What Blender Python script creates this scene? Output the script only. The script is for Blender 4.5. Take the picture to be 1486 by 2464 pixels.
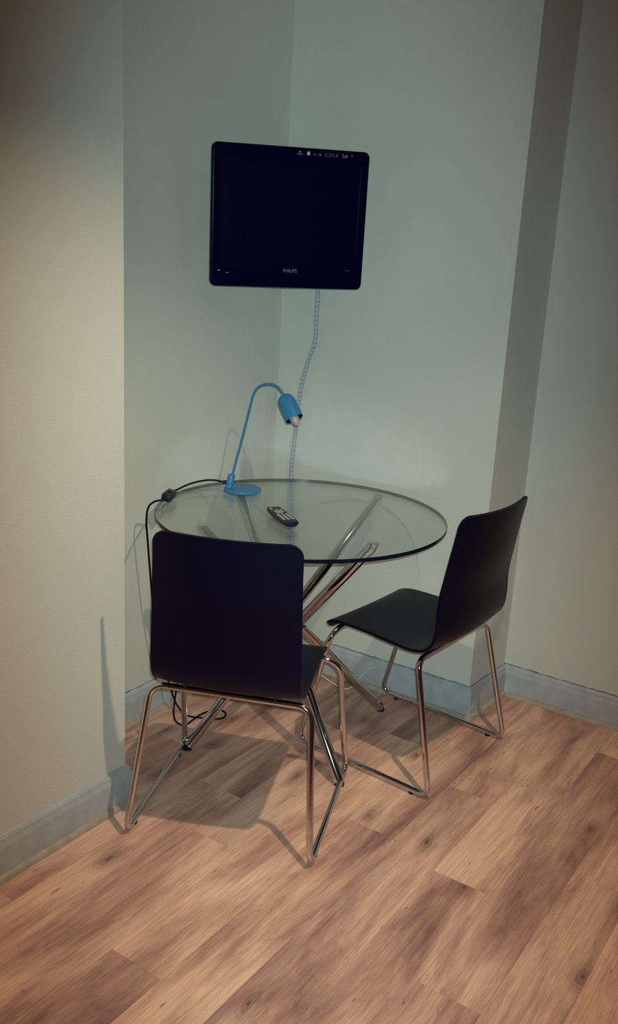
import bpy, bmesh, math, random
from mathutils import Vector, Matrix

for o in list(bpy.data.objects):
    bpy.data.objects.remove(o, do_unlink=True)
scene = bpy.context.scene
COL = scene.collection
R = math.radians

# ------------------------------------------------------------------ camera
YAW, PITCH, ROLL, CAM_H, FOCAL = 0.5925, 0.2709, 0.0538, 1.5017, 2182.06
fwd = Vector((-math.sin(YAW) * math.cos(PITCH), math.cos(YAW) * math.cos(PITCH), -math.sin(PITCH)))
rgt = fwd.cross(Vector((0, 0, 1))).normalized()
upv = rgt.cross(fwd)
r2 = rgt * math.cos(ROLL) + upv * math.sin(ROLL)
u2 = -rgt * math.sin(ROLL) + upv * math.cos(ROLL)
cam_data = bpy.data.cameras.new('camera')
cam_data.sensor_fit = 'VERTICAL'
cam_data.sensor_height = 36.0
cam_data.lens = 36.0 * FOCAL / 2464.0
cam_data.clip_start = 0.02
cam = bpy.data.objects.new('camera', cam_data)
COL.objects.link(cam)
M = Matrix((r2, u2, -fwd)).transposed().to_4x4()
M.translation = Vector((0, 0, CAM_H))
cam.matrix_world = M
scene.camera = cam

# ------------------------------------------------------------------ world, lights, exposure
world = bpy.data.worlds.new('world')
scene.world = world
world.use_nodes = True
bg = world.node_tree.nodes['Background']
bg.inputs[0].default_value = (0.55, 0.62, 0.75, 1)
bg.inputs[1].default_value = 0.03

def add_light(name, kind, loc, energy, color, radius):
    d = bpy.data.lights.new(name, kind)
    d.energy = energy
    d.color = color
    d.shadow_soft_size = radius
    o = bpy.data.objects.new(name, d)
    o.location = loc
    COL.objects.link(o)
    return o

LAMP = Vector((-0.50, 1.62, 2.30))
lamp_light = add_light('ceiling_downlight_light', 'SPOT', LAMP, 94.0, (1.0, 0.80, 0.55), 0.022)
lamp_light.rotation_euler = Vector((-0.48, -0.24, -2.30)).to_track_quat('-Z', 'Y').to_euler()   # aimed down, a little towards the alcove
lamp_light.data.spot_size = R(110)
lamp_light.data.spot_blend = 1.0
# the LED flash of the hand-held phone the picture was taken with
flash = add_light('phone_flash_light', 'SPOT', (0.012, 0.008, CAM_H + 0.03), 146.0, (0.73, 1.0, 0.96), 0.008)
flash.data.spot_size = R(95)
flash.data.spot_blend = 1.0
flash.rotation_euler = (R(90) - PITCH, -ROLL, YAW)
flash.scale = (0.42, 1.0, 1.0)

scene.cycles.sample_clamp_indirect = 0.0
scene.cycles.blur_glossy = 0.0      # keep the light thrown up by the glass top crisp
vs = scene.view_settings
vs.view_transform = 'Standard'
vs.look = 'None'
vs.exposure = 0.0
vs.gamma = 1.0
vs.use_curve_mapping = False

# ------------------------------------------------------------------ materials
def new_mat(name):
    m = bpy.data.materials.new(name)
    m.use_nodes = True
    return m, m.node_tree.nodes, m.node_tree.links, m.node_tree.nodes['Principled BSDF']

def plain(name, col, rough=0.5, metal=0.0, bump=0.0, bscale=200.0, var=0.0, vscale=8.0, spec=0.5):
    m, N, L, b = new_mat(name)
    b.inputs['Base Color'].default_value = (*col, 1)
    b.inputs['Roughness'].default_value = rough
    b.inputs['Metallic'].default_value = metal
    b.inputs['Specular IOR Level'].default_value = spec
    tc = N.new('ShaderNodeTexCoord')
    if var:
        n = N.new('ShaderNodeTexNoise'); n.inputs['Scale'].default_value = vscale
        n.inputs['Detail'].default_value = 4
        L.new(tc.outputs['Object'], n.inputs['Vector'])
        r = N.new('ShaderNodeValToRGB')
        r.color_ramp.elements[0].position = 0.3; r.color_ramp.elements[1].position = 0.7
        r.color_ramp.elements[0].color = (*[c * (1 - var) for c in col], 1)
        r.color_ramp.elements[1].color = (*[min(1, c * (1 + var)) for c in col], 1)
        L.new(n.outputs['Fac'], r.inputs['Fac'])
        L.new(r.outputs['Color'], b.inputs['Base Color'])
    if bump:
        n2 = N.new('ShaderNodeTexNoise'); n2.inputs['Scale'].default_value = bscale
        n2.inputs['Detail'].default_value = 3
        L.new(tc.outputs['Object'], n2.inputs['Vector'])
        bp = N.new('ShaderNodeBump'); bp.inputs['Strength'].default_value = bump
        bp.inputs['Distance'].default_value = 0.002
        L.new(n2.outputs['Fac'], bp.inputs['Height'])
        L.new(bp.outputs['Normal'], b.inputs['Normal'])
    return m

MAT = {}
MAT['wall'] = plain('wall_paint', (0.66, 0.66, 0.62), 0.75, bump=0.35, bscale=260, var=0.025, vscale=3.0, spec=0.25)
MAT['ceiling'] = plain('ceiling_paint', (0.70, 0.68, 0.63), 0.85, bump=0.1)
MAT['skirting'] = plain('skirting_paint', (0.43, 0.45, 0.49), 0.42, bump=0.12, bscale=60, var=0.10, vscale=22)
MAT['bead'] = plain('floor_bead', (0.40, 0.33, 0.27), 0.5, var=0.14, vscale=30)
MAT['caulk'] = plain('caulk', (0.23, 0.26, 0.25), 0.8, var=0.4, vscale=40)
MAT['chrome'] = plain('chrome', (0.66, 0.63, 0.66), 0.09, metal=1.0)
MAT['chair_black'] = plain('black_lacquered_ply', (0.0028, 0.0017, 0.0125), 0.40, bump=0.04, bscale=120, spec=0.14)
MAT['plastic_black'] = plain('black_plastic', (0.004, 0.003, 0.018), 0.42, bump=0.03)
MAT['cord_black'] = plain('black_cord', (0.003, 0.002, 0.018), 0.55, spec=0.2)
MAT['tv_gloss'] = plain('glossy_black', (0.0012, 0.0005, 0.020), 0.20, spec=0.10)
MAT['tv_screen'] = plain('screen_glass', (0.0012, 0.0005, 0.021), 0.25, spec=0.10)
MAT['tv_rear'] = plain('tv_rear_plastic', (0.012, 0.011, 0.018), 0.5)
MAT['print_glint'] = plain('pale_print_glint', (0.62, 0.58, 0.66), 0.5)
MAT['print_dim'] = plain('dim_print', (0.10, 0.09, 0.18), 0.5)
MAT['letter_glint'] = plain('silver_lettering_glint', (0.27, 0.23, 0.29), 0.5)
MAT['blue'] = plain('blue_enamel', (0.030, 0.215, 0.44), 0.38, bump=0.03, bscale=90, spec=0.45)
MAT['steel_in'] = plain('shade_lining', (0.55, 0.55, 0.58), 0.25, metal=1.0)
MAT['bulb'] = plain('frosted_bulb', (0.46, 0.40, 0.41), 0.35)
MAT['key'] = plain('remote_keys', (0.30, 0.27, 0.30), 0.55)
MAT['white_plastic'] = plain('white_plastic', (0.62, 0.63, 0.66), 0.4)
MAT['wrap'] = plain('spiral_wrap', (0.46, 0.49, 0.54), 0.4)
MAT['wrap_core'] = plain('wrapped_cable', (0.36, 0.38, 0.46), 0.5)
MAT['metal_grey'] = plain('bracket_metal', (0.10, 0.10, 0.12), 0.4, metal=0.7)

def glass_mat(name, tint, edge=False):
    m = bpy.data.materials.new(name); m.use_nodes = True
    N, L = m.node_tree.nodes, m.node_tree.links
    for n in list(N): N.remove(n)
    out = N.new('ShaderNodeOutputMaterial')
    tr = N.new('ShaderNodeBsdfTransparent'); tr.inputs[0].default_value = (*tint, 1)
    gl = N.new('ShaderNodeBsdfGlossy'); gl.inputs['Roughness'].default_value = 0.17
    gl.inputs[0].default_value = (0.95, 0.97, 0.96, 1)
    lw = N.new('ShaderNodeLayerWeight'); lw.inputs['Blend'].default_value = 0.5
    pw = N.new('ShaderNodeMath'); pw.operation = 'POWER'; pw.inputs[1].default_value = 5.0
    L.new(lw.outputs['Facing'], pw.inputs[0])
    fr = N.new('ShaderNodeMath'); fr.operation = 'MULTIPLY_ADD'          # Schlick reflectance, the same on both faces
    fr.inputs[1].default_value = 0.96; fr.inputs[2].default_value = 0.04
    L.new(pw.outputs[0], fr.inputs[0])
    mx = N.new('ShaderNodeMixShader')
    L.new(fr.outputs[0], mx.inputs[0]); L.new(tr.outputs[0], mx.inputs[1]); L.new(gl.outputs[0], mx.inputs[2])
    L.new(mx.outputs[0], out.inputs[0])
    return m
MAT['glass'] = glass_mat('table_glass', (0.93, 0.955, 0.94))
MAT['glass_edge'] = plain('glass_edge', (0.003, 0.005, 0.016), 0.20, spec=0.22)

def see_through(m, amount):
    N, L = m.node_tree.nodes, m.node_tree.links
    mx = N.new('ShaderNodeMixShader'); mx.inputs[0].default_value = amount
    tr = N.new('ShaderNodeBsdfTransparent'); tr.inputs[0].default_value = (0.75, 0.85, 0.82, 1)
    L.new(N['Principled BSDF'].outputs[0], mx.inputs[1]); L.new(tr.outputs[0], mx.inputs[2])
    L.new(mx.outputs[0], N['Material Output'].inputs[0])
see_through(MAT['glass_edge'], 0.10)

def wood_mat():
    m, N, L, b = new_mat('laminate_wood')
    b.inputs['Roughness'].default_value = 0.40
    b.inputs['Specular IOR Level'].default_value = 0.35
    tc = N.new('ShaderNodeTexCoord'); oi = N.new('ShaderNodeObjectInfo')
    off = N.new('ShaderNodeVectorMath'); off.operation = 'MULTIPLY_ADD'
    cmb = N.new('ShaderNodeCombineXYZ')
    for i in range(3): L.new(oi.outputs['Random'], cmb.inputs[i])
    off.inputs[1].default_value = (37.0, 53.0, 11.0)
    L.new(cmb.outputs[0], off.inputs[0]); L.new(tc.outputs['Object'], off.inputs[2])
    def mapped(scale, src=off):
        mp = N.new('ShaderNodeMapping'); mp.inputs['Scale'].default_value = scale
        L.new(src.outputs[0], mp.inputs['Vector']); return mp
    def noise(scale_vec, scale, detail=5, rough=0.55, dist=0.0, src=off):
        mp = mapped(scale_vec, src); n = N.new('ShaderNodeTexNoise')
        n.inputs['Scale'].default_value = scale; n.inputs['Detail'].default_value = detail
        n.inputs['Roughness'].default_value = rough; n.inputs['Distortion'].default_value = dist
        L.new(mp.outputs[0], n.inputs['Vector']); return n
    def ramp(src, p0, p1, c0=(0, 0, 0), c1=(1, 1, 1)):
        r = N.new('ShaderNodeValToRGB')
        r.color_ramp.elements[0].position = p0; r.color_ramp.elements[1].position = p1
        r.color_ramp.elements[0].color = (*c0, 1); r.color_ramp.elements[1].color = (*c1, 1)
        L.new(src, r.inputs['Fac']); return r
    def mix(fac, a, c, blend='MIX'):
        x = N.new('ShaderNodeMixRGB'); x.blend_type = blend
        if isinstance(fac, float): x.inputs[0].default_value = fac
        else: L.new(fac, x.inputs[0])
        for k, v in ((1, a), (2, c)):
            if isinstance(v, tuple): x.inputs[k].default_value = (*v, 1)
            else: L.new(v, x.inputs[k])
        return x
    # broad cloudy figure, stretched along the plank
    broad = noise((8.0, 1.5, 1.0), 1.0, 8, 0.66, 0.35)
    base = ramp(broad.outputs['Fac'], 0.40, 0.66, (0.82, 0.525, 0.390), (0.26, 0.130, 0.123))
    e = base.color_ramp.elements.new(0.52); e.color = (0.57, 0.325, 0.250, 1)
    # plank-to-plank tone
    tone = ramp(oi.outputs['Random'], 0.0, 1.0, (0.86, 0.83, 0.86), (1.10, 1.08, 1.04))
    c1 = mix(1.0, base.outputs['Color'], tone.outputs['Color'], 'MULTIPLY')
    # long streaks of grain
    fine = noise((260.0, 5.0, 1.0), 1.0, 6, 0.62, 0.2)
    fr = ramp(fine.outputs['Fac'], 0.36, 0.62, (0.82, 0.78, 0.78), (1.08, 1.07, 1.06))
    c2 = mix(1.0, c1.outputs[0], fr.outputs['Color'], 'MULTIPLY')
    mid = noise((34.0, 1.6, 1.0), 1.0, 5, 0.6, 1.2)
    mr = ramp(mid.outputs['Fac'], 0.60, 0.74)
    c3 = mix(mr.outputs['Color'], c2.outputs[0], (0.33, 0.170, 0.150))
    c3.inputs[0].default_value = 0.5
    damp = N.new('ShaderNodeMath'); damp.operation = 'MULTIPLY'; damp.inputs[1].default_value = 0.55
    L.new(mr.outputs['Color'], damp.inputs[0]); L.new(damp.outputs[0], c3.inputs[0])
    # knots: warped sparse cells
    wn = noise((12.0, 7.0, 1.0), 1.0, 3, 0.6)
    wv = N.new('ShaderNodeVectorMath'); wv.operation = 'MULTIPLY_ADD'
    L.new(wn.outputs['Color'], wv.inputs[0]); wv.inputs[1].default_value = (0.035, 0.10, 0.0)
    L.new(off.outputs[0], wv.inputs[2])
    mp = mapped((7.0, 2.9, 0.0), wv)
    vo = N.new('ShaderNodeTexVoronoi'); vo.voronoi_dimensions = '2D'; vo.inputs['Scale'].default_value = 1.0
    L.new(mp.outputs[0], vo.inputs['Vector'])
    kr = ramp(vo.outputs['Distance'], 0.02, 0.26, (1, 1, 1), (0, 0, 0))
    ke = kr.color_ramp.elements.new(0.10); ke.color = (0.55, 0.55, 0.55, 1)
    ring = N.new('ShaderNodeMath'); ring.operation = 'SINE'
    rs = N.new('ShaderNodeMath'); rs.operation = 'MULTIPLY'; rs.inputs[1].default_value = 95.0
    L.new(vo.outputs['Distance'], rs.inputs[0]); L.new(rs.outputs[0], ring.inputs[0])
    rr = ramp(ring.outputs[0], 0.0, 1.0, (0.75, 0.75, 0.75), (1, 1, 1))
    sel = N.new('ShaderNodeSeparateColor'); L.new(vo.outputs['Color'], sel.inputs[0])
    pick = ramp(sel.outputs[0], 0.50, 0.62)
    km = mix(1.0, kr.outputs['Color'], pick.outputs['Color'], 'MULTIPLY')
    km2 = mix(1.0, km.outputs[0], rr.outputs['Color'], 'MULTIPLY')
    c4 = mix(km2.outputs[0], c3.outputs[0], (0.17, 0.080, 0.075))
    # small dark flecks
    fl = noise((120.0, 22.0, 1.0), 1.0, 2, 0.5)
    flr = ramp(fl.outputs['Fac'], 0.70, 0.76)
    c5 = mix(flr.outputs['Color'], c4.outputs[0], (0.27, 0.135, 0.12))
    L.new(c5.outputs[0], b.inputs['Base Color'])
    bp = N.new('ShaderNodeBump'); bp.inputs['Strength'].default_value = 0.12; bp.inputs['Distance'].default_value = 0.001
    L.new(fine.outputs['Fac'], bp.inputs['Height']); L.new(bp.outputs['Normal'], b.inputs['Normal'])
    return m
MAT['wood'] = wood_mat()

# ------------------------------------------------------------------ helpers
def obj(name, verts, faces, mat, parent=None, smooth=False, loc=None):
    me = bpy.data.meshes.new(name)
    me.from_pydata([tuple(v) for v in verts], [], faces)
    me.materials.append(MAT[mat])
    if smooth:
        for p in me.polygons: p.use_smooth = True
    me.update()
    o = bpy.data.objects.new(name, me)
    COL.objects.link(o)
    if parent: o.parent = parent
    if loc is not None: o.location = loc
    return o

def fix_normals(o):
    bm = bmesh.new(); bm.from_mesh(o.data)
    bmesh.ops.recalc_face_normals(bm, faces=bm.faces)
    bm.to_mesh(o.data); bm.free()
    return o

def edge_smooth(o, ang=40):
    bm = bmesh.new(); bm.from_mesh(o.data)
    bmesh.ops.recalc_face_normals(bm, faces=bm.faces)
    for e in bm.edges:
        if len(e.link_faces) == 2:
            e.smooth = e.calc_face_angle(0) < R(ang)
    for f in bm.faces: f.smooth = True
    bm.to_mesh(o.data); bm.free()
    return o

def empty(name, loc=(0, 0, 0), rotz=0.0):
    o = bpy.data.objects.new(name, None)
    o.empty_display_size = 0.1
    o.location = loc; o.rotation_euler = (0, 0, rotz)
    COL.objects.link(o)
    return o

def tag(o, label, cat, group=None):
    o['label'] = label; o['category'] = cat
    if group: o['group'] = group
    return o

def structure(o, label=None):
    o['kind'] = 'structure'
    if label: o['label'] = label
    return o

def prism(poly, z0, z1):
    n = len(poly)
    v = [(x, y, z0) for x, y in poly] + [(x, y, z1) for x, y in poly]
    f = [tuple(range(n - 1, -1, -1)), tuple(range(n, 2 * n))]
    f += [(i, (i + 1) % n, n + (i + 1) % n, n + i) for i in range(n)]
    return v, f

def box_bm(bm, x0, x1, y0, y1, z0, z1, bevel=0.0, seg=2):
    g = bmesh.ops.create_cube(bm, size=1.0)
    for v in g['verts']:
        v.co = Vector(((x0 + x1) / 2 + v.co.x * (x1 - x0), (y0 + y1) / 2 + v.co.y * (y1 - y0), (z0 + z1) / 2 + v.co.z * (z1 - z0)))
    if bevel:
        ed = list({e for v in g['verts'] for e in v.link_edges})
        bmesh.ops.bevel(bm, geom=ed, offset=bevel, segments=seg, affect='EDGES', profile=0.5)

def bm_obj(name, bm, mat, parent=None, smooth_ang=None):
    me = bpy.data.meshes.new(name)
    bm.to_mesh(me); bm.free()
    me.materials.append(MAT[mat])
    o = bpy.data.objects.new(name, me)
    COL.objects.link(o)
    if parent: o.parent = parent
    if smooth_ang: edge_smooth(o, smooth_ang)
    return o

def box(name, x0, x1, y0, y1, z0, z1, mat, parent=None, bevel=0.0):
    bm = bmesh.new(); box_bm(bm, x0, x1, y0, y1, z0, z1, bevel)
    return bm_obj(name, bm, mat, parent, 40 if bevel else None)

def catmull(pts, per=8):
    pts = [Vector(p) for p in pts]
    out = []
    n = len(pts)
    for i in range(n - 1):
        p0 = pts[max(0, i - 1)]; p1 = pts[i]; p2 = pts[i + 1]; p3 = pts[min(n - 1, i + 2)]
        for k in range(per):
            t = k / per
            out.append(0.5 * ((2 * p1) + (p2 - p0) * t + (2 * p0 - 5 * p1 + 4 * p2 - p3) * t * t + (3 * p1 - p0 - 3 * p2 + p3) * t ** 3))
    out.append(pts[-1].copy())
    return out

def frames(path):
    n = len(path); T = []
    for i in range(n):
        a = path[max(0, i - 1)]; b = path[min(n - 1, i + 1)]
        T.append((b - a).normalized())
    ref = Vector((0, 0, 1)) if abs(T[0].z) < 0.9 else Vector((1, 0, 0))
    nrm = (ref - T[0] * ref.dot(T[0])).normalized()
    out = []
    for t in T:
        nrm = (nrm - t * nrm.dot(t)).normalized()
        out.append((t, nrm, t.cross(nrm)))
    return out

def tube(path, rad, seg=12, cap=True):
    path = [Vector(p) for p in path]
    fr = frames(path); v = []; f = []
    for i, (p, (t, a, b)) in enumerate(zip(path, fr)):
        r = rad(i / (len(path) - 1)) if callable(rad) else rad
        for k in range(seg):
            an = 2 * math.pi * k / seg
            v.append(p + a * (r * math.cos(an)) + b * (r * math.sin(an)))
    for i in range(len(path) - 1):
        for k in range(seg):
            k2 = (k + 1) % seg
            f.append((i * seg + k, i * seg + k2, (i + 1) * seg + k2, (i + 1) * seg + k))
    if cap:
        f.append(tuple(range(seg - 1, -1, -1)))
        b0 = (len(path) - 1) * seg
        f.append(tuple(range(b0, b0 + seg)))
    return v, f

def tube_obj(name, path, rad, mat, parent=None, seg=12):
    v, f = tube(path, rad, seg)
    o = obj(name, v, f, mat, parent)
    return edge_smooth(o, 50)

def lathe(profile, seg=40):
    # profile: (r, z) list from bottom to top; closes at axis when r == 0
    v = []; f = []; rings = []
    for r, z in profile:
        if r < 1e-6:
            rings.append([len(v)]); v.append((0, 0, z))
        else:
            rings.append(list(range(len(v), len(v) + seg)))
            v += [(r * math.cos(2 * math.pi * k / seg), r * math.sin(2 * math.pi * k / seg), z) for k in range(seg)]
    for A, B in zip(rings, rings[1:]):
        for k in range(seg):
            k2 = (k + 1) % seg
            if len(A) == 1 and len(B) == 1: continue
            if len(A) == 1: f.append((A[0], B[k2], B[k]))
            elif len(B) == 1: f.append((A[k], A[k2], B[0]))
            else: f.append((A[k], A[k2], B[k2], B[k]))
    return v, f

def lathe_obj(name, profile, mat, parent=None, seg=40, matrix=None, ang=35):
    v, f = lathe(profile, seg)
    if matrix is not None: v = [matrix @ Vector(p) for p in v]
    o = obj(name, v, f, mat, parent)
    return edge_smooth(o, ang)

def axis_matrix(loc, zdir):
    z = Vector(zdir).normalized()
    q = z.to_track_quat('Z', 'Y')
    m = q.to_matrix().to_4x4(); m.translation = Vector(loc)
    return m

# ------------------------------------------------------------------ room shell
CEIL = 2.45
XL1, YE = -1.655, 1.6045            # pier on the left, its edge
XL0, YB0 = -1.966, 2.6756           # alcove inner corner
XC, YC = -1.1116, 2.700             # outer corner of the alcove back wall
XI, YI = -1.0959, 2.965             # inner corner to the right wall
XR, YR = 3.20, 3.035
YF = -2.40

def wall(name, poly, label):
    v, f = prism(poly, -0.05, CEIL + 0.05)
    o = obj(name, v, f, 'wall')
    fix_normals(o)
    return structure(o, label)
wall('wall_left', [(-2.25, YF - 0.2), (XL1, YF - 0.2), (XL1, YE), (-2.25, YE)], 'pale painted pier wall nearest the dark-backed chair')
wall('wall_alcove', [(-2.25, YE), (XL0, YE), (XL0, YB0), (XL0, 3.2), (-2.25, 3.2)], 'pale painted side wall of the alcove')
wall('wall_back', [(XL0, YB0), (XC, YC), (XI, YI), (XI, 3.2), (XL0, 3.2)], 'pale painted alcove wall behind the table with its narrow return')
wall('wall_right', [(XI, YI), (XR, YR), (XR, 3.2), (XI, 3.2)], 'pale painted wall beyond the side chair')
wall('wall_far', [(XR, YF - 0.2), (XR + 0.2, YF - 0.2), (XR + 0.2, 3.2), (XR, 3.2)], 'plain pale wall closing the room')
wall('wall_front', [(XL1, YF - 0.2), (XR, YF - 0.2), (XR, YF), (XL1, YF)], 'plain pale wall behind the viewer')
structure(box('ceiling', -2.25, XR + 0.2, YF - 0.2, 3.2, CEIL, CEIL + 0.1, 'ceiling'), 'plain pale ceiling')

# floor: slab plus every laminate plank as a piece of its own
floor = structure(box('floor', -2.25, XR + 0.2, YF - 0.2, 3.2, -0.10, -0.0105, 'bead'), 'wood laminate floor of long planks with knots')
PW, PL, GAP = 0.1473, 1.24, 0.0003
rnd = random.Random(11)
plank_mesh = {}
def plank_data(w, l):
    key = (round(w, 3), round(l, 3))
    if key not in plank_mesh:
        bm = bmesh.new()
        box_bm(bm, GAP / 2, w - GAP / 2, GAP / 2, l - GAP / 2, -0.010, 0.0)
        top = [e for e in bm.edges if all(abs(v.co.z) < 1e-6 for v in e.verts)]
        bmesh.ops.bevel(bm, geom=top, offset=0.0003, segments=1, affect='EDGES')
        me = bpy.data.meshes.new('plank'); bm.to_mesh(me); bm.free()
        me.materials.append(MAT['wood'])
        plank_mesh[key] = me
    return plank_mesh[key]
x = -0.965 - 7 * PW
row = 0
starts = {7: 2.266, 9: 1.52, 6: 1.93, 5: 2.42, 4: 1.62, 8: 1.88, 10: 2.10, 11: 1.35}
while x < XR:
    s = starts.get(row, rnd.uniform(0, PL))
    y = s - math.ceil((s - (YF - 0.02)) / PL) * PL
    while y < 3.02:
        y0 = max(y, YF - 0.02); y1 = min(y + PL, 3.03)
        if y1 - y0 > 0.02:
            o = bpy.data.objects.new('plank', plank_data(PW, y1 - y0))
            o.location = (x, y0, 0); o.parent = floor
            COL.objects.link(o)
        y += PL
    x += PW; row += 1

# skirting: mitred sweep, one board per wall, each with floor bead and caulk line
def miter_pts(poly, off):
    out = []
    n = len(poly)
    for i in range(n):
        p = Vector(poly[i]); d = []
        if i > 0: d.append((Vector(poly[i]) - Vector(poly[i - 1])).normalized())
        if i < n - 1: d.append((Vector(poly[i + 1]) - Vector(poly[i])).normalized())
        ns = [Vector((k.y, -k.x)) for k in d]
        if len(ns) == 1: out.append(p + ns[0] * off)
        else:
            m = (ns[0] + ns[1]).normalized()
            out.append(p + m * (off / m.dot(ns[0])))
    return out
RUN = [(XL1, YF), (XL1, YE), (XL0, YE), (XL0, YB0), (XC, YC), (XI, YI), (XR, YR)]
NAMES = ['left', 'pier_end', 'alcove', 'back', 'return', 'right']
PROF = [(0.0, 0.0), (0.017, 0.0), (0.017, 0.084), (0.0155, 0.089), (0.0125, 0.0935), (0.0105, 0.104), (0.006, 0.110), (0.0, 0.113)]
q = [i * math.pi / 2 / 4 for i in range(5)]
BEADP = [(0.017, 0.0)] + [(0.017 + 0.014 * math.cos(a), 0.015 * math.sin(a)) for a in q]
def sweep_seg(i, prof):
    v = []; n = len(prof)
    ofs = [miter_pts(RUN, o) for o, z in prof]
    for e in (i, i + 1):
        for k, (o, z) in enumerate(prof):
            v.append((ofs[k][e].x, ofs[k][e].y, z))
    f = [(k, (k + 1) % n, n + (k + 1) % n, n + k) for k in range(n)]
    f += [tuple(range(n - 1, -1, -1)), tuple(range(n, 2 * n))]
    return v, f
for i, nm in enumerate(NAMES):
    v, f = sweep_seg(i, PROF)
    b = structure(edge_smooth(obj('baseboard_' + nm, v, f, 'skirting'), 25), 'grey-white painted skirting board')
    v, f = sweep_seg(i, BEADP)
    edge_smooth(obj('floor_bead', v, f, 'bead', b), 25)
    if nm in ('alcove', 'back', 'return', 'right'):
        inn = miter_pts(RUN, 0.001)
        A, B = inn[i], inn[i + 1]
        L = (B - A).length; m = max(4, int(L / 0.012)); rr = random.Random(i)
        pts = [(A.x + (B.x - A.x) * t / m, A.y + (B.y - A.y) * t / m, 0.1135 + rr.uniform(-0.0018, 0.0022)) for t in range(m + 1)]
        wid = [rr.uniform(0.0012, 0.0030) for _ in range(m + 1)]
        tube_obj('caulk_line', pts, lambda t, w=wid, m=m: w[min(m, int(t * m + 0.5))], 'caulk', b, 6)

# ------------------------------------------------------------------ ceiling lamp (out of frame, gives the warm light)
cl = tag(empty('ceiling_spotlight', (LAMP.x, LAMP.y, CEIL)), 'white ceiling spotlight aimed down above the chairs', 'ceiling lamp')
lathe_obj('ceiling_rose', [(0, 0), (0.045, 0), (0.045, -0.010), (0.036, -0.016), (0, -0.016)], 'white_plastic', cl)
tube_obj('stalk', [(0, 0, -0.012), (0, 0, -0.075)], 0.006, 'white_plastic', cl, 12)
lathe_obj('spot_housing', [(0, -0.062), (0.022, -0.064), (0.030, -0.078), (0.038, -0.122), (0.0365, -0.122), (0.028, -0.080), (0, -0.070)], 'white_plastic', cl, 32)

# ------------------------------------------------------------------ glass table
ZT = 0.755
TC = (-1.5113, 2.2043)
TR = 0.443
table = tag(empty('glass_table', (TC[0], TC[1], 0)), 'round clear glass table on four crossed chrome tube legs', 'table')
v, f = lathe([(0, ZT - 0.011), (TR - 0.001, ZT - 0.011), (TR - 0.001, ZT), (0, ZT)], 160)
f = [q_ for q_ in f if len(q_) == 3]                 # upper and lower face; the ground edge is the rim below
obj('glass_top', v, f, 'glass', table)
rim = [(TR - 0.0008, ZT - 0.011), (TR - 0.0004, ZT - 0.0113), (TR, ZT - 0.0103), (TR, ZT - 0.0007), (TR - 0.0004, ZT + 0.0001), (TR - 0.0008, ZT - 0.0001)]
v, f = lathe(rim, 160)
n = len(rim)
f += [((n - 1) * 160 + k, (n - 1) * 160 + (k + 1) % 160, (k + 1) % 160, k) for k in range(160)]
edge_smooth(obj('glass_rim', v, f, 'glass_edge', table), 50)
LEG_R = 0.0165
LEGS = [((0.2960, -0.0640), (-0.3150, 0.0560)), ((0.0385, 0.395), (-0.1918, -0.2813)),
        ((-0.1591, -0.2736), (0.1433, 0.3344)), ((-0.3179, 0.0983), (0.2869, -0.1488))]
for (tx, ty), (bx, by) in LEGS:
    top = Vector((tx, ty, ZT - 0.022)); bot = Vector((bx, by, 0.014))
    d = (top - bot).normalized()
    path = [bot - d * 0.004 + d * 0.0, bot + d * 0.004] + [bot.lerp(top, t) for t in (0.25, 0.5, 0.75)] + [top - d * 0.004, top]
    def rad(t, n=len(path)):
        return LEG_R * (0.86 if t < 0.01 or t > 0.99 else 1.0)
    leg = tube_obj('leg', path, rad, 'chrome', table, 24)
    # glued cap disc under the glass and black foot pad
    lathe_obj('cap', [(0, ZT - 0.0285), (0.012, ZT - 0.0285), (0.016, ZT - 0.022), (0.0165, ZT - 0.0115), (0, ZT - 0.0115)], 'chrome', leg, 28,
              Matrix.Translation((tx, ty, 0)))
    lathe_obj('foot_pad', [(0, 0.0), (0.013, 0.0), (0.015, 0.002), (0.0145, 0.010), (0, 0.010)], 'plastic_black', leg, 24,
              Matrix.Translation((bx - d.x * 0.004, by - d.y * 0.004, 0)))
hub = lathe_obj('hub', [(0, 0.335), (0.020, 0.335), (0.026, 0.341), (0.026, 0.428), (0.020, 0.434), (0, 0.434)], 'chrome', table, 28)
for a in (20, 110, 200, 290):
    lathe_obj('bolt', [(0, 0), (0.008, 0), (0.008, 0.006), (0.005, 0.009), (0, 0.010)], 'chrome', hub, 14,
              axis_matrix((0.025 * math.cos(R(a)), 0.025 * math.sin(R(a)), 0.385), (math.cos(R(a)), math.sin(R(a)), 0)))

# ------------------------------------------------------------------ chairs
TUBE_R = 0.0088
def fillet(P, A, B, r, n=8):
    a = (A - P).normalized(); b = (B - P).normalized()
    ang = a.angle(b); t = r / math.tan(ang / 2)
    s = P + a * t; e = P + b * t
    c = P + (a + b).normalized() * (r / math.sin(ang / 2))
    out = []
    v0 = (s - c); v1 = (e - c); tot = v0.angle(v1); ax = v0.cross(v1).normalized()
    for k in range(n + 1):
        out.append(c + Matrix.Rotation(tot * k / n, 3, ax) @ v0)
    return out

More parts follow.
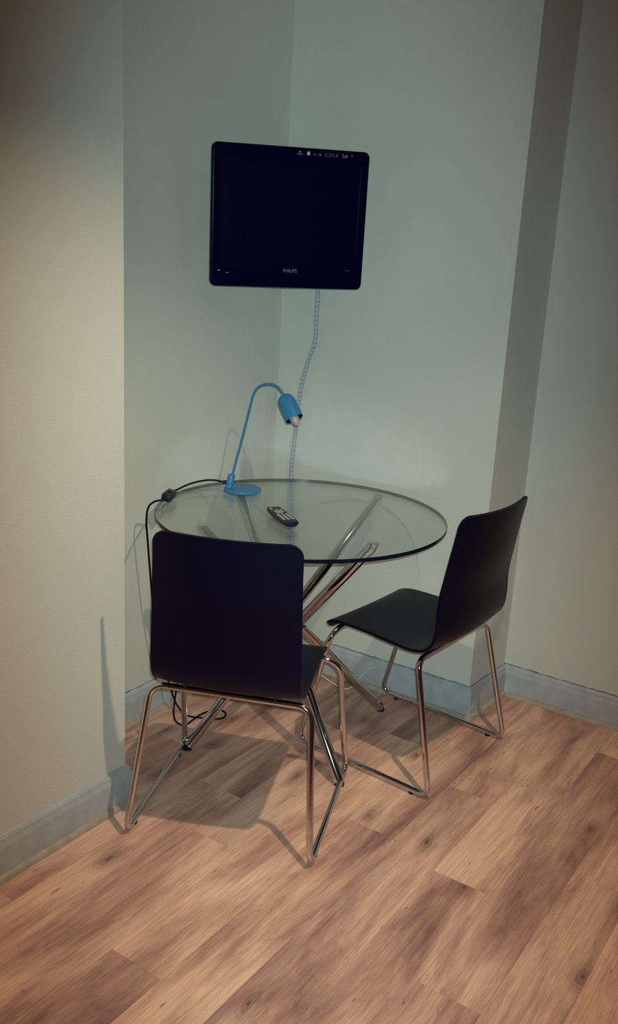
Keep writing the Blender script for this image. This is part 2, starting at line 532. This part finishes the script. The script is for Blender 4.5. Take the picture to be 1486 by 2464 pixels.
def shell_grid(D):
    ysf, zsf, ybt, zbt = D['ysf'], D['zsf'], D['ybt'], D['zbt']
    ctrl = [(ysf, zsf), (ysf - 0.010, zsf + 0.020), (ysf - 0.032, zsf + 0.036), (ysf - 0.075, zsf + 0.045), (0.20, 0.444), (0.11, 0.440),
            (0.045, 0.437), (0.002, 0.441), (-0.026, 0.455), (-0.042, 0.482), (-0.047, 0.530), (-0.046, 0.60),
            (-0.048 + (ybt + 0.048) * 0.25, 0.68), (-0.048 + (ybt + 0.048) * 0.62, 0.77), (ybt, zbt)]
    fine = catmull([(0, a, b) for a, b in ctrl], 16)
    S = [0.0]
    for a, b in zip(fine, fine[1:]): S.append(S[-1] + (b - a).length)
    tot = S[-1]
    def at(s):
        s = min(max(s, 0), tot)
        for i in range(len(S) - 1):
            if S[i + 1] >= s:
                t = (s - S[i]) / max(1e-9, S[i + 1] - S[i]); return fine[i].lerp(fine[i + 1], t)
        return fine[-1]
    rf, rt_ = 0.055, 0.034
    rows = [rf * (1 - math.cos(k * math.pi / 2 / 7)) for k in range(8)]
    m = 44
    rows += [rf + (tot - rf - rt_) * k / m for k in range(1, m)]
    rows += [tot - rt_ * (1 - math.cos(k * math.pi / 2 / 7)) for k in range(7, -1, -1)]
    sb = S[16 * 8]                               # arc length at the bend
    U = 17
    G = []
    for s in rows:
        p = at(s); t = (at(s + 0.003) - at(s - 0.003)).normalized()
        nrm = Vector((0, t.z, -t.y)) * -1.0       # outward: down under the seat, rearward on the back
        if s < sb: w = D['wsf'] + (D['wbd'] - D['wsf']) * (s / sb); dep = 0.004 + 0.008 * (s / sb) ** 3
        else:
            k = (s - sb) / (tot - sb); w = D['wbd'] + (D['wbt'] - D['wbd']) * min(1, k * 1.25); dep = 0.012 + 0.018 * min(1, k * 1.6)
        if s < rf: w -= rf - math.sqrt(max(0, rf * rf - (rf - s) ** 2))
        if tot - s < rt_: w -= rt_ - math.sqrt(max(0, rt_ * rt_ - (rt_ - (tot - s)) ** 2))
        G.append([p + Vector((w * u, 0, 0)) + nrm * (dep * (1 - min(1, abs(w * u) / 0.20) ** 2)) for u in [-1 + 2 * j / (U - 1) for j in range(U)]])
    brow = min(range(len(rows)), key=lambda i: abs(rows[i] - sb))
    return G, brow

def shell_parts(D, parent, seat_name='seat', back_name='backrest'):
    G, brow = shell_grid(D)
    nr, nc = len(G), len(G[0]); TH = 0.0095
    N = []
    for i in range(nr):
        rowN = []
        for j in range(nc):
            a = G[min(nr - 1, i + 1)][j] - G[max(0, i - 1)][j]
            b = G[i][min(nc - 1, j + 1)] - G[i][max(0, j - 1)]
            n_ = a.cross(b)
            n_ = n_.normalized() if n_.length > 1e-12 else Vector((0, 0, 1))
            rowN.append(n_)
        N.append(rowN)
    if N[20][nc // 2].z > 0:
        N = [[-k for k in r] for r in N]          # make N point outward (below / behind)
    made = []
    for nm, i0, i1 in ((seat_name, 0, brow), (back_name, brow, nr - 1)):
        V = []; NV = []; F = []
        def add(p, n_): V.append(p); NV.append(n_); return len(V) - 1
        inner = [[add(G[i][j], -N[i][j]) for j in range(nc)] for i in range(i0, i1 + 1)]
        outer = [[add(G[i][j] + N[i][j] * TH, N[i][j]) for j in range(nc)] for i in range(i0, i1 + 1)]
        k = i1 - i0
        for i in range(k):
            for j in range(nc - 1):
                F.append((inner[i][j], inner[i][j + 1], inner[i + 1][j + 1], inner[i + 1][j]))
                F.append((outer[i][j], outer[i + 1][j], outer[i + 1][j + 1], outer[i][j + 1]))
        # rim
        loop = []
        if i0 == 0: 
            loop = [(i, 0) for i in range(i1, -1, -1)] + [(0, j) for j in range(1, nc)] + [(i, nc - 1) for i in range(1, i1 + 1)]
        else:
            loop = [(i, 0) for i in range(i0, i1 + 1)] + [(i1, j) for j in range(1, nc)] + [(i, nc - 1) for i in range(i1 - 1, i0 - 1, -1)]
        cen = sum((G[i][j] for i, j in loop), Vector()) / len(loop)
        ra = []; rb = []
        for q_, (i, j) in enumerate(loop):
            a = G[loop[max(0, q_ - 1)][0]][loop[max(0, q_ - 1)][1]]
            b = G[loop[min(len(loop) - 1, q_ + 1)][0]][loop[min(len(loop) - 1, q_ + 1)][1]]
            e = (b - a).cross(N[i][j])
            if e.length < 1e-9: e = G[i][j] - cen
            e.normalize()
            if e.dot(G[i][j] - cen) < 0: e = -e
            ra.append(add(G[i][j], e)); rb.append(add(G[i][j] + N[i][j] * TH, e))
        for q_ in range(len(loop) - 1):
            F.append((ra[q_], ra[q_ + 1], rb[q_ + 1], rb[q_]))
        o = obj(nm, V, F, 'chair_black', parent, smooth=True)
        # orient every face along its stored normals
        me = o.data
        flip = []
        for p in me.polygons:
            avg = sum((NV[vi] for vi in p.vertices), Vector())
            if p.normal.dot(avg) < 0: flip.append(p.index)
        if flip:
            bm = bmesh.new(); bm.from_mesh(me); bm.faces.ensure_lookup_table()
            bmesh.ops.reverse_faces(bm, faces=[bm.faces[i] for i in flip])
            bm.to_mesh(me); bm.free()
        me.normals_split_custom_set_from_vertices([tuple(n_) for n_ in NV])
        made.append(o)
    return made

def make_chair(D, loc, rotz, label):
    t = tag(empty('dining_chair', (loc[0], loc[1], 0), rotz), label, 'chair', 'black chairs at the glass table')
    seat, back = shell_parts(D, t)
    zf = TUBE_R + 0.005
    P = {}
    for s in (1, -1):
        P['rt', s] = Vector((s * D['wr'], 0, D['zr'])); P['rb', s] = Vector((s * D['wrb'], D['yrb'], zf))
        P['fb', s] = Vector((s * D['wfb'], D['yfb'], zf)); P['ft', s] = Vector((s * D['wft'], D['yft'], D['zft']))
    ends = {}
    for s in (1, -1):
        for k, ob in (('r', 'f'), ('f', 'r')):
            tp, bt = P[k + 't', s], P[k + 'b', s]
            arc1 = fillet(tp, P[k + 't', -s], bt, 0.040 if k == 'r' else 0.052)
            arc2 = fillet(bt, tp, P[ob + 'b', s], 0.026)
            mid = [arc1[-1].lerp(arc2[0], q_ / 4) for q_ in range(1, 4)]
            tube_obj('leg', arc1 + mid + arc2, TUBE_R, 'chrome', t, 16)
            ends[k, s] = (arc1[0], arc2[-1])
        a, b = ends['r', s][1], ends['f', s][1]
        run = tube_obj('runner', [a.lerp(b, q_ / 6) for q_ in range(7)], TUBE_R, 'chrome', t, 16)
        for fr in (0.06, 0.93):
            g = a.lerp(b, fr)
            lathe_obj('glide', [(0, 0), (0.007, 0), (0.0085, 0.002), (0.0085, 0.008), (0, 0.008)], 'plastic_black', run, 16, Matrix.Translation((g.x, g.y, 0)))
    for k, nm in (('r', 'rear_crossbar'), ('f', 'front_crossbar')):
        a, b = ends[k, -1][0], ends[k, 1][0]
        bar = tube_obj(nm, [a.lerp(b, q_ / 6) for q_ in range(7)], TUBE_R, 'chrome', t, 16)
        for fr in (0.16, 0.84):
            g = a.lerp(b, fr)
            lathe_obj('spacer', [(0, 0), (0.006, 0), (0.006, 0.012), (0, 0.012)], 'plastic_black', bar, 12, Matrix.Translation((g.x, g.y, g.z + 0.006)))
    return t

D0 = dict(wr=0.216, zr=0.409, wrb=0.250, yrb=-0.088, wfb=0.258, yfb=0.394, wft=0.235, yft=0.293, zft=0.412, wbt=0.187, ybt=-0.052, zbt=0.856,
          wsf=0.190, ysf=0.361, zsf=0.398, wbd=0.197)
D1 = dict(wr=0.206, zr=0.409, wrb=0.235, yrb=-0.092, wfb=0.238, yfb=0.396, wft=0.233, yft=0.294, zft=0.417, wbt=0.198, ybt=-0.086, zbt=0.856,
          wsf=0.200, ysf=0.358, zsf=0.398, wbd=0.212)
make_chair(D0, (-1.3353, 1.6648), 0.3919, 'black moulded chair with chrome sled legs, its back turned, beside the pier wall')
make_chair(D1, (-1.0511, 2.3923), 1.4989, 'black moulded chair with chrome sled legs seen side-on by the wall return')

# ------------------------------------------------------------------ television on its bracket
TV_YAW, TV_TILT, TV_ROLL = R(51.39), R(3.04), R(0.845)
TVW, TVH, TVD = 0.496, 0.417, 0.055
tv_c = Vector((-1.733, 2.384, 1.620))
tn = Vector((math.sin(TV_YAW) * math.cos(TV_TILT), -math.cos(TV_YAW) * math.cos(TV_TILT), -math.sin(TV_TILT)))
tr = Vector((math.cos(TV_YAW), math.sin(TV_YAW), 0)); tu = tn.cross(tr)
trr = tr * math.cos(TV_ROLL) + tu * math.sin(TV_ROLL); tuu = -tr * math.sin(TV_ROLL) + tu * math.cos(TV_ROLL)
TM = Matrix((trr, tuu, tn)).transposed().to_4x4(); TM.translation = tv_c
tv = tag(empty('television'), 'switched-off black flat television with rounded corners mounted in the wall corner', 'television')
tv.matrix_world = TM
def rrect(w, h, r, n=8):
    out = []
    for cx, cy, a0 in ((w / 2 - r, h / 2 - r, 0), (-w / 2 + r, h / 2 - r, 90), (-w / 2 + r, -h / 2 + r, 180), (w / 2 - r, -h / 2 + r, 270)):
        for k in range(n + 1):
            a = R(a0 + 90 * k / n); out.append((cx + r * math.cos(a), cy + r * math.sin(a)))
    return out
def loft(rings):
    n = len(rings[0]); v = [p for r_ in rings for p in r_]; f = []
    for i in range(len(rings) - 1):
        for k in range(n):
            f.append((i * n + k, i * n + (k + 1) % n, (i + 1) * n + (k + 1) % n, (i + 1) * n + k))
    return v, f, n
SW, SH, SCY = TVW - 0.052, TVH - 0.098, 0.010
def ring(w, h, r, z, cy=0.0): return [(x_, y_ + cy, z) for x_, y_ in rrect(w, h, r)]
# bezel: from screen opening over the front, round the edge, to the back of the front moulding
rings = [ring(SW, SH, 0.003, -0.004, SCY), ring(SW, SH, 0.003, 0.0, SCY), ring(SW + 0.004, SH + 0.004, 0.005, 0.0, SCY),
         ring(TVW - 0.013, TVH - 0.013, 0.0125, 0.0), ring(TVW - 0.010, TVH - 0.010, 0.014, 0.0), ring(TVW - 0.003, TVH - 0.003, 0.0175, -0.002), ring(TVW, TVH, 0.019, -0.006),
         ring(TVW, TVH, 0.019, -0.018), ring(TVW - 0.006, TVH - 0.006, 0.016, -0.022)]
v, f, n = loft(rings)
edge_smooth(obj('bezel', v, f, 'tv_gloss', tv), 35)
rings = [ring(TVW - 0.006, TVH - 0.006, 0.016, -0.020), ring(TVW - 0.03, TVH - 0.03, 0.016, -0.032), ring(TVW - 0.11, TVH - 0.12, 0.016, -TVD)]
v, f, n = loft(rings); f.append(tuple(range(2 * n, 3 * n))); f.append(tuple(range(n - 1, -1, -1)))
edge_smooth(obj('rear_cover', v, f, 'tv_rear', tv), 35)
rings = [ring(SW, SH, 0.003, -0.0025, SCY), ring(SW, SH, 0.003, -0.004, SCY)]
v, f, n = loft(rings); f.append(tuple(range(n))); f.append(tuple(range(2 * n - 1, n - 1, -1)))
fix_normals(obj('screen', v, f, 'tv_screen', tv))

def text_mesh(name, body, size, loc, mat, parent, width=None, bold=0.0):
    cu = bpy.data.curves.new('lettering', 'FONT')
    cu.body = body; cu.size = size; cu.align_x = 'CENTER'; cu.align_y = 'CENTER'; cu.extrude = 0.0002; cu.offset = bold
    to = bpy.data.objects.new('lettering_source', cu); COL.objects.link(to)
    dg = bpy.context.evaluated_depsgraph_get()
    me = bpy.data.meshes.new_from_object(to.evaluated_get(dg))
    bpy.data.objects.remove(to, do_unlink=True)
    me.materials.clear(); me.materials.append(MAT[mat])
    xs = [vv.co.x for vv in me.vertices]
    k = width / (max(xs) - min(xs)) if width else 1.0
    for vv in me.vertices: vv.co = Vector((vv.co.x * k + loc[0], vv.co.y + loc[1], vv.co.z + loc[2]))
    o = bpy.data.objects.new(name, me); COL.objects.link(o); o.parent = parent
    return o
lt = text_mesh('lettering', 'PHILIPS', 0.0150, (0.006, -0.1560, 0.0003), 'letter_glint', tv, 0.044, 0.0)
lt['label'] = 'small silver capital lettering'
def print_quads(name, rects, mat):
    bm = bmesh.new()
    for x0, x1, y0, y1 in rects: box_bm(bm, x0, x1, y0, y1, 0.0, 0.0005)
    return bm_obj(name, bm, mat, tv)
ty = TVH / 2 - 0.0165
print_quads('sticker', [(0.044, 0.0525, ty - 0.0045, ty + 0.0055)], 'print_glint')
print_quads('sticker', [(0.018, 0.024, ty + 0.002, ty + 0.0055), (0.0195, 0.0225, ty - 0.001, ty + 0.002), (0.012, 0.017, ty - 0.003, ty - 0.001), (0.0165, 0.027, ty - 0.0045, ty - 0.003), (0.027, 0.031, ty - 0.003, ty - 0.0012)], 'letter_glint')
print_quads('sticker', [(0.064, 0.071, ty, ty + 0.002), (0.071, 0.078, ty - 0.003, ty - 0.0015), (0.064, 0.070, ty - 0.004, ty - 0.0025)], 'print_dim')
print_quads('sticker', [(0.0835, 0.086, ty - 0.002, ty + 0.003), (0.086, 0.0885, ty - 0.004, ty - 0.001), (0.0825, 0.0845, ty - 0.0045, ty - 0.002)], 'letter_glint')
rq = random.Random(4)
print_quads('sticker', [(0.100 + 0.0045 * i, 0.1035 + 0.0045 * i, ty + 0.003 - 0.004 * j, ty + 0.0048 - 0.004 * j) for i in range(5) for j in range(3) if rq.random() < 0.8], 'print_dim')
print_quads('sticker', [(0.125, 0.127, ty - 0.004, ty + 0.004), (0.127, 0.132, ty + 0.001, ty + 0.0025), (0.127, 0.133, ty - 0.005, ty - 0.0035)], 'print_dim')
print_quads('sticker', [(0.138, 0.1395, ty - 0.0045, ty + 0.001), (0.1395, 0.142, ty - 0.001, ty + 0.0045), (0.135, 0.138, ty - 0.0045, ty - 0.003)], 'letter_glint')
print_quads('sticker', [(0.156, 0.161, ty + 0.002, ty + 0.0045), (0.158, 0.163, ty - 0.002, ty), (0.156, 0.164, ty - 0.0055, ty - 0.004), (0.165, 0.167, ty - 0.005, ty + 0.001), (0.168, 0.170, ty - 0.005, ty + 0.003), (0.171, 0.173, ty - 0.004, ty + 0.004)], 'letter_glint')
print_quads('sticker', [(0.186, 0.190, ty + 0.0005, ty + 0.0045)], 'letter_glint')
print_quads('painted_glint', [(-0.2255, -0.2175, -0.1612, -0.1592)], 'print_glint')  # reflected highlight on the bezel corner, painted as a pale strip
print_quads('painted_glint', [(-0.2005, -0.1890, -0.1675, -0.1655)], 'letter_glint')  # second, dimmer bezel reflection, also painted on as a strip
print_quads('printed_mark', [(0.186 + 0.005 * i, 0.189 + 0.005 * i, -0.1500, -0.1482) for i in range(4)], 'print_dim')

br = tag(empty('wall_bracket', (XL0, YB0, 1.60)), 'dark metal arm bracket holding the television in the wall corner', 'bracket')
tvl = lambda p: TM @ Vector(p) - br.location
box('wall_plate', 0.0, 0.012, -0.22, -0.15, -0.10, 0.10, 'metal_grey', br, 0.003)
back = tvl((0, 0, -TVD - 0.006))
elbow = Vector((0.10, -0.26, 0.0))
tube_obj('arm', [Vector((0.012, -0.185, 0)), elbow], 0.012, 'metal_grey', br, 12)
tube_obj('arm', [elbow, back], 0.012, 'metal_grey', br, 12)
bm = bmesh.new(); box_bm(bm, -0.055, 0.055, -0.055, 0.055, -TVD - 0.008, -TVD - 0.0005, 0.002)
mp = bm_obj('mounting_plate', bm, 'metal_grey', br, 40)
mp.data.transform(Matrix.Translation(-br.location) @ TM)

# ------------------------------------------------------------------ spiral-wrapped television cable down the wall
CW = [(-1.7900, 2.52, 1.560), (-1.8000, 2.60, 1.470), (-1.8056, 2.660, 1.4026), (-1.8051, 2.662, 1.3155), (-1.8063, 2.662, 1.2270), (-1.8258, 2.662, 1.1701), (-1.8435, 2.662, 1.1096),
      (-1.8562, 2.662, 1.0488), (-1.8621, 2.662, 0.9956), (-1.8682, 2.662, 0.9112), (-1.8758, 2.661, 0.8176), (-1.8787, 2.661, 0.7388),
      (-1.8742, 2.661, 0.6604), (-1.8640, 2.660, 0.5827), (-1.8600, 2.659, 0.4840), (-1.8560, 2.655, 0.30), (-1.8500, 2.645, 0.14), (-1.845, 2.626, 0.07), (-1.82, 2.612, 0.012), (-1.78, 2.612, 0.0105)]
path = catmull(CW, 40)
cw = tag(empty('wrapped_cable', (-1.8056, 2.66, 0)), 'cable in pale spiral wrap running down the wall from the television', 'cable')
loc = cw.location
path = [p - loc for p in path]
tube_obj('cable_core', path[::6] + [path[-1]], 0.0058, 'wrap_core', cw, 10)
# helical ribbon
Ls = [0.0]
for a, b in zip(path, path[1:]): Ls.append(Ls[-1] + (b - a).length)
frs = frames(path)
def along(s):
    lo, hi = 0, len(Ls) - 1
    while hi - lo > 1:
        m_ = (lo + hi) // 2
        if Ls[m_] <= s: lo = m_
        else: hi = m_
    t = (s - Ls[lo]) / max(1e-9, Ls[hi] - Ls[lo])
    return path[lo].lerp(path[hi], t), frs[lo]
V = []; F = []
PITCH_W, RIB, SEG = 0.0155, 0.0115, 14
turns = int(Ls[-1] / PITCH_W) - 1
for i in range(turns * SEG + 1):
    s = i / SEG * PITCH_W; an = 2 * math.pi * i / SEG
    for ds, rad_ in ((0, 0.0076), (RIB, 0.0076), (RIB, 0.0064), (0, 0.0064)):
        p, (t, a, b) = along(min(Ls[-1], s + ds))
        V.append(p + (a * math.cos(an) + b * math.sin(an)) * rad_)
for i in range(turns * SEG):
    for k in range(4):
        F.append((i * 4 + k, i * 4 + (k + 1) % 4, (i + 1) * 4 + (k + 1) % 4, (i + 1) * 4 + k))
edge_smooth(obj('spiral_wrap', V, F, 'wrap', cw), 40)

# loose white cable on the floor by the skirting
WC = [(-1.765, 2.630, 0.004), (-1.74, 2.632, 0.004), (-1.686, 2.628, 0.004), (-1.632, 2.612, 0.004), (-1.576, 2.592, 0.004), (-1.548, 2.592, 0.004), (-1.535, 2.612, 0.004),
      (-1.528, 2.638, 0.018), (-1.521, 2.655, 0.034), (-1.5093, 2.666, 0.0533), (-1.488, 2.666, 0.0766), (-1.455, 2.667, 0.092)]
wpath = catmull(WC, 8)
tag(tube_obj('white_cord', wpath, 0.0030, 'white_plastic', None, 8), 'thin white cord lying along the skirting under the table', 'cord')

# ------------------------------------------------------------------ blue desk lamp
lamp = tag(empty('desk_lamp', (-1.8106, 2.2888, ZT), YAW), 'sky blue gooseneck desk lamp standing on the glass table', 'desk lamp')
lathe_obj('base', [(0, 0), (0.060, 0), (0.0622, 0.002), (0.0622, 0.0065), (0.060, 0.0088), (0, 0.0092)], 'blue', lamp, 56)
sdir = Vector((0.20, 0, 1)).normalized()
s0 = Vector((-0.0455, 0, 0.006))
lathe_obj('stem', [(0, 0), (0.0120, 0), (0.0120, 0.0445), (0.0105, 0.047), (0, 0.047)], 'blue', lamp, 28, axis_matrix(s0, sdir))
ARM = [(-0.0380, 0.040), (-0.0329, 0.058), (-0.0211, 0.112), (-0.0091, 0.1609), (0.0085, 0.2441), (0.0215, 0.305), (0.0265, 0.3230), (0.0375, 0.3420), (0.0560, 0.3545), (0.0807, 0.3584), (0.1023, 0.3520), (0.1162, 0.3390), (0.1250, 0.3235)]
apts = []
for i, (a, b) in enumerate(ARM):
    apts.append((a, -0.03 * max(0.0, (a - 0.03) / 0.1), b))
tube_obj('arm', catmull(apts, 6), 0.0041, 'blue', lamp, 14)
hd = Vector((0.47, -0.52, -0.80)).normalized()
h0 = Vector(apts[-1]) - hd * 0.004
SL, SR = 0.088, 0.0292
prof = [(0.0055, -0.006), (0.0060, 0.0)]
for k in range(1, 9):
    a = k / 8 * math.pi / 2
    prof.append((0.006 + (SR - 0.006) * math.sin(a) ** 0.9, 0.036 * (1 - math.cos(a))))
prof += [(SR + 0.0003, 0.060), (SR, SL), (SR - 0.0015, SL + 0.0004), (SR - 0.0022, SL - 0.001)]
HM = axis_matrix(h0, hd)
shade = lathe_obj('shade', [(0, -0.006)] + prof, 'blue', lamp, 44, HM, 50)
inn = [(SR - 0.0022, SL - 0.001), (SR - 0.0025, 0.05), (SR - 0.006, 0.022), (0.012, 0.012), (0, 0.010)]
lathe_obj('shade_lining', inn, 'steel_in', shade, 44, HM, 60)
blb = [(0, 0.012), (0.012, 0.012), (0.0125, 0.04), (0.0165, 0.060), (0.0165, 0.080), (0.0130, 0.098), (0.0080, 0.109), (0.0030, 0.114), (0, 0.1145)]
lathe_obj('bulb', blb, 'bulb', lamp, 28, HM, 60)
# black cord with in-line switch
lrot = Matrix.Rotation(-YAW, 4, 'Z')
def L3(p): return lrot @ (Vector(p) - lamp.location)
boot_a = L3((-1.8560, 2.2620, ZT + 0.024)); boot_b = L3((-1.8665, 2.2560, ZT + 0.0245))
tube_obj('cord_boot', [boot_a, boot_a.lerp(boot_b, 0.5), boot_b], 0.0068, 'plastic_black', lamp, 14)
C1 = [(-1.8660, 2.2565, ZT + 0.0245), (-1.8860, 2.2480, ZT + 0.0275), (-1.9085, 2.2280, ZT + 0.0285), (-1.9220, 2.1930, ZT + 0.0265), (-1.9260, 2.1500, ZT + 0.0235), (-1.9160, 2.0960, ZT + 0.0205), (-1.9070, 2.0600, ZT + 0.020)]
cord = tube_obj('cord', [L3(p) for p in catmull(C1, 8)], 0.0031, 'cord_black', lamp, 8)
sa, sb_ = Vector((-1.9110, 2.0700, ZT + 0.0205)), Vector((-1.8610, 1.9660, ZT + 0.017))
sd = (sb_ - sa); sl = sd.length
sx = sd.normalized(); sz = Vector((0.25, -0.1, 1)); sz = (sz - sx * sz.dot(sx)).normalized(); sy = sz.cross(sx)
SM = Matrix((sx, sy, sz)).transposed().to_4x4(); SM.translation = (sa + sb_) / 2
bm = bmesh.new(); box_bm(bm, -0.033, 0.033, -0.0155, 0.0155, -0.0120, 0.0120, 0.0055, 3)
bm.transform(Matrix.Rotation(-YAW, 4, 'Z') @ Matrix.Translation(-lamp.location) @ SM)
sw = bm_obj('inline_switch', bm, 'plastic_black', lamp, 40)
bm = bmesh.new(); box_bm(bm, -0.009, 0.009, -0.005, 0.005, 0.0115, 0.0138, 0.001)
bm.transform(Matrix.Rotation(-YAW, 4, 'Z') @ Matrix.Translation(-lamp.location) @ SM)
bm_obj('rocker', bm, 'cord_black', sw, 40)
C2 = [(-1.8640, 1.9720, ZT + 0.017), (-1.8800, 1.9480, ZT + 0.013), (-1.8930, 1.9350, ZT - 0.006), (-1.8990, 1.9330, ZT - 0.050), (-1.9000, 1.9400, 0.640), (-1.9050, 1.9600, 0.50), (-1.9120, 1.985, 0.36), (-1.9160, 2.015, 0.24),
      (-1.9120, 2.042, 0.150), (-1.9060, 2.058, 0.090), (-1.8990, 2.078, 0.030), (-1.8640, 2.078, 0.0045), (-1.828, 2.082, 0.0030), (-1.792, 2.102, 0.003), (-1.757, 2.122, 0.003), (-1.746, 2.146, 0.003), (-1.757, 2.170, 0.003), (-1.780, 2.180, 0.003),
      (-1.803, 2.172, 0.003), (-1.814, 2.140, 0.003), (-1.813, 2.100, 0.0075), (-1.813, 2.065, 0.003), (-1.810, 2.036, 0.003), (-1.822, 2.018, 0.003), (-1.853, 2.026, 0.003), (-1.888, 2.055, 0.006),
      (-1.910, 2.082, 0.030), (-1.916, 2.097, 0.070), (-1.918, 2.120, 0.16), (-1.920, 2.150, 0.27), (-1.926, 2.165, 0.315), (-1.936, 2.170, 0.330)]
tube_obj('cord', [L3(p) for p in catmull(C2, 8)], 0.0031, 'cord_black', lamp, 8)
bm = bmesh.new(); box_bm(bm, -1.957, -1.930, 2.150, 2.190, 0.310, 0.350, 0.004)
bm.transform(Matrix.Rotation(-YAW, 4, 'Z') @ Matrix.Translation(-lamp.location))
bm_obj('plug', bm, 'plastic_black', lamp, 40)
ws = tag(empty('wall_socket', (XL0, 2.17, 0.33)), 'white wall socket low on the alcove side wall holding a black plug', 'socket')
box('face_plate', 0.0, 0.009, -0.0735, 0.0735, -0.043, 0.043, 'white_plastic', ws, 0.002)
box('switch_rocker', 0.009, 0.012, 0.050, 0.062, 0.012, 0.032, 'white_plastic', ws, 0.001)

# ------------------------------------------------------------------ remote control
ra_, rb_ = Vector((-1.5636, 2.1263, 0)), Vector((-1.4218, 2.0304, 0))
rax = (rb_ - ra_).normalized()
rem = tag(empty('remote_control', ((ra_ + rb_).x / 2, (ra_ + rb_).y / 2, ZT), math.atan2(rax.y, rax.x)), 'black remote control with grey keys lying on the glass table', 'remote control')
RL = (rb_ - ra_).length
# keel-shaped body: flat top, rounded underside
secs = []
NS = 14
for i in range(NS + 1):
    x_ = -RL / 2 + RL * i / NS
    t = i / NS
    w = 0.0225 * (1 - 0.10 * abs(2 * t - 1) ** 6)
    top = 0.0235 + 0.0015 * t
    dpt = 0.0235 * (0.55 + 0.45 * math.sin(math.pi * (0.12 + 0.80 * t)))
    if i == 0 or i == NS: dpt *= 0.86; w *= 0.95
    secs.append([(x_, w * math.cos(a), top - dpt * abs(math.sin(a)) ** 0.85) for a in [math.pi + math.pi * k / 12 for k in range(13)]] + [(x_, w * 0.93, top + 0.0015), (x_, -w * 0.93, top + 0.0015)])
nsec = len(secs[0])
low = min(p[2] for s in secs for p in s)
secs = [[(a, b, c_ - low) for a, b, c_ in s] for s in secs]
V = [p for s in secs for p in s]; F = []
for i in range(NS):
    for k in range(nsec): F.append((i * nsec + k, i * nsec + (k + 1) % nsec, (i + 1) * nsec + (k + 1) % nsec, (i + 1) * nsec + k))
F.append(tuple(range(nsec - 1, -1, -1))); F.append(tuple(range(NS * nsec, (NS + 1) * nsec)))
edge_smooth(obj('body', V, F, 'plastic_black', rem), 40)
def topz(x_): return 0.0235 + 0.0015 * (x_ + RL / 2) / RL + 0.0015 - low
def key(x0, x1, y0, y1):
    z = topz((x0 + x1) / 2)
    return box('key', x0, x1, y0, y1, z - 0.0006, z + 0.0014, 'key', rem, 0.0006)
# round navigation pad
v, f = lathe([(0, -0.0005), (0.0155, -0.0005), (0.0155, 0.0012), (0.0145, 0.0018), (0.0085, 0.0018), (0.0080, 0.0008), (0, 0.0008)], 28)
o = obj('navigation_pad', [(a - 0.030, b, c_ + topz(-0.03)) for a, b, c_ in v], f, 'key', rem); edge_smooth(o, 30)
v, f = lathe([(0, 0), (0.0058, 0), (0.0058, 0.0020), (0, 0.0024)], 20)
o = obj('ok_key', [(a - 0.030, b, c_ + topz(-0.03)) for a, b, c_ in v], f, 'key', rem); edge_smooth(o, 30)
for y_ in (-0.0135, 0.0, 0.0135):
    for i in range(5):
        if y_ == 0.0 and i == 0: continue
        xx = -0.005 + i * 0.0125
        key(xx, xx + 0.0108, y_ - 0.0046, y_ + 0.0046)
key(-0.074, -0.066, -0.017, -0.008); key(-0.063, -0.055, -0.017, -0.010)
key(-0.064, -0.058, 0.0005, 0.0065); key(-0.055, -0.049, 0.011, 0.017); key(-0.006, -0.001, -0.0035, 0.0035)
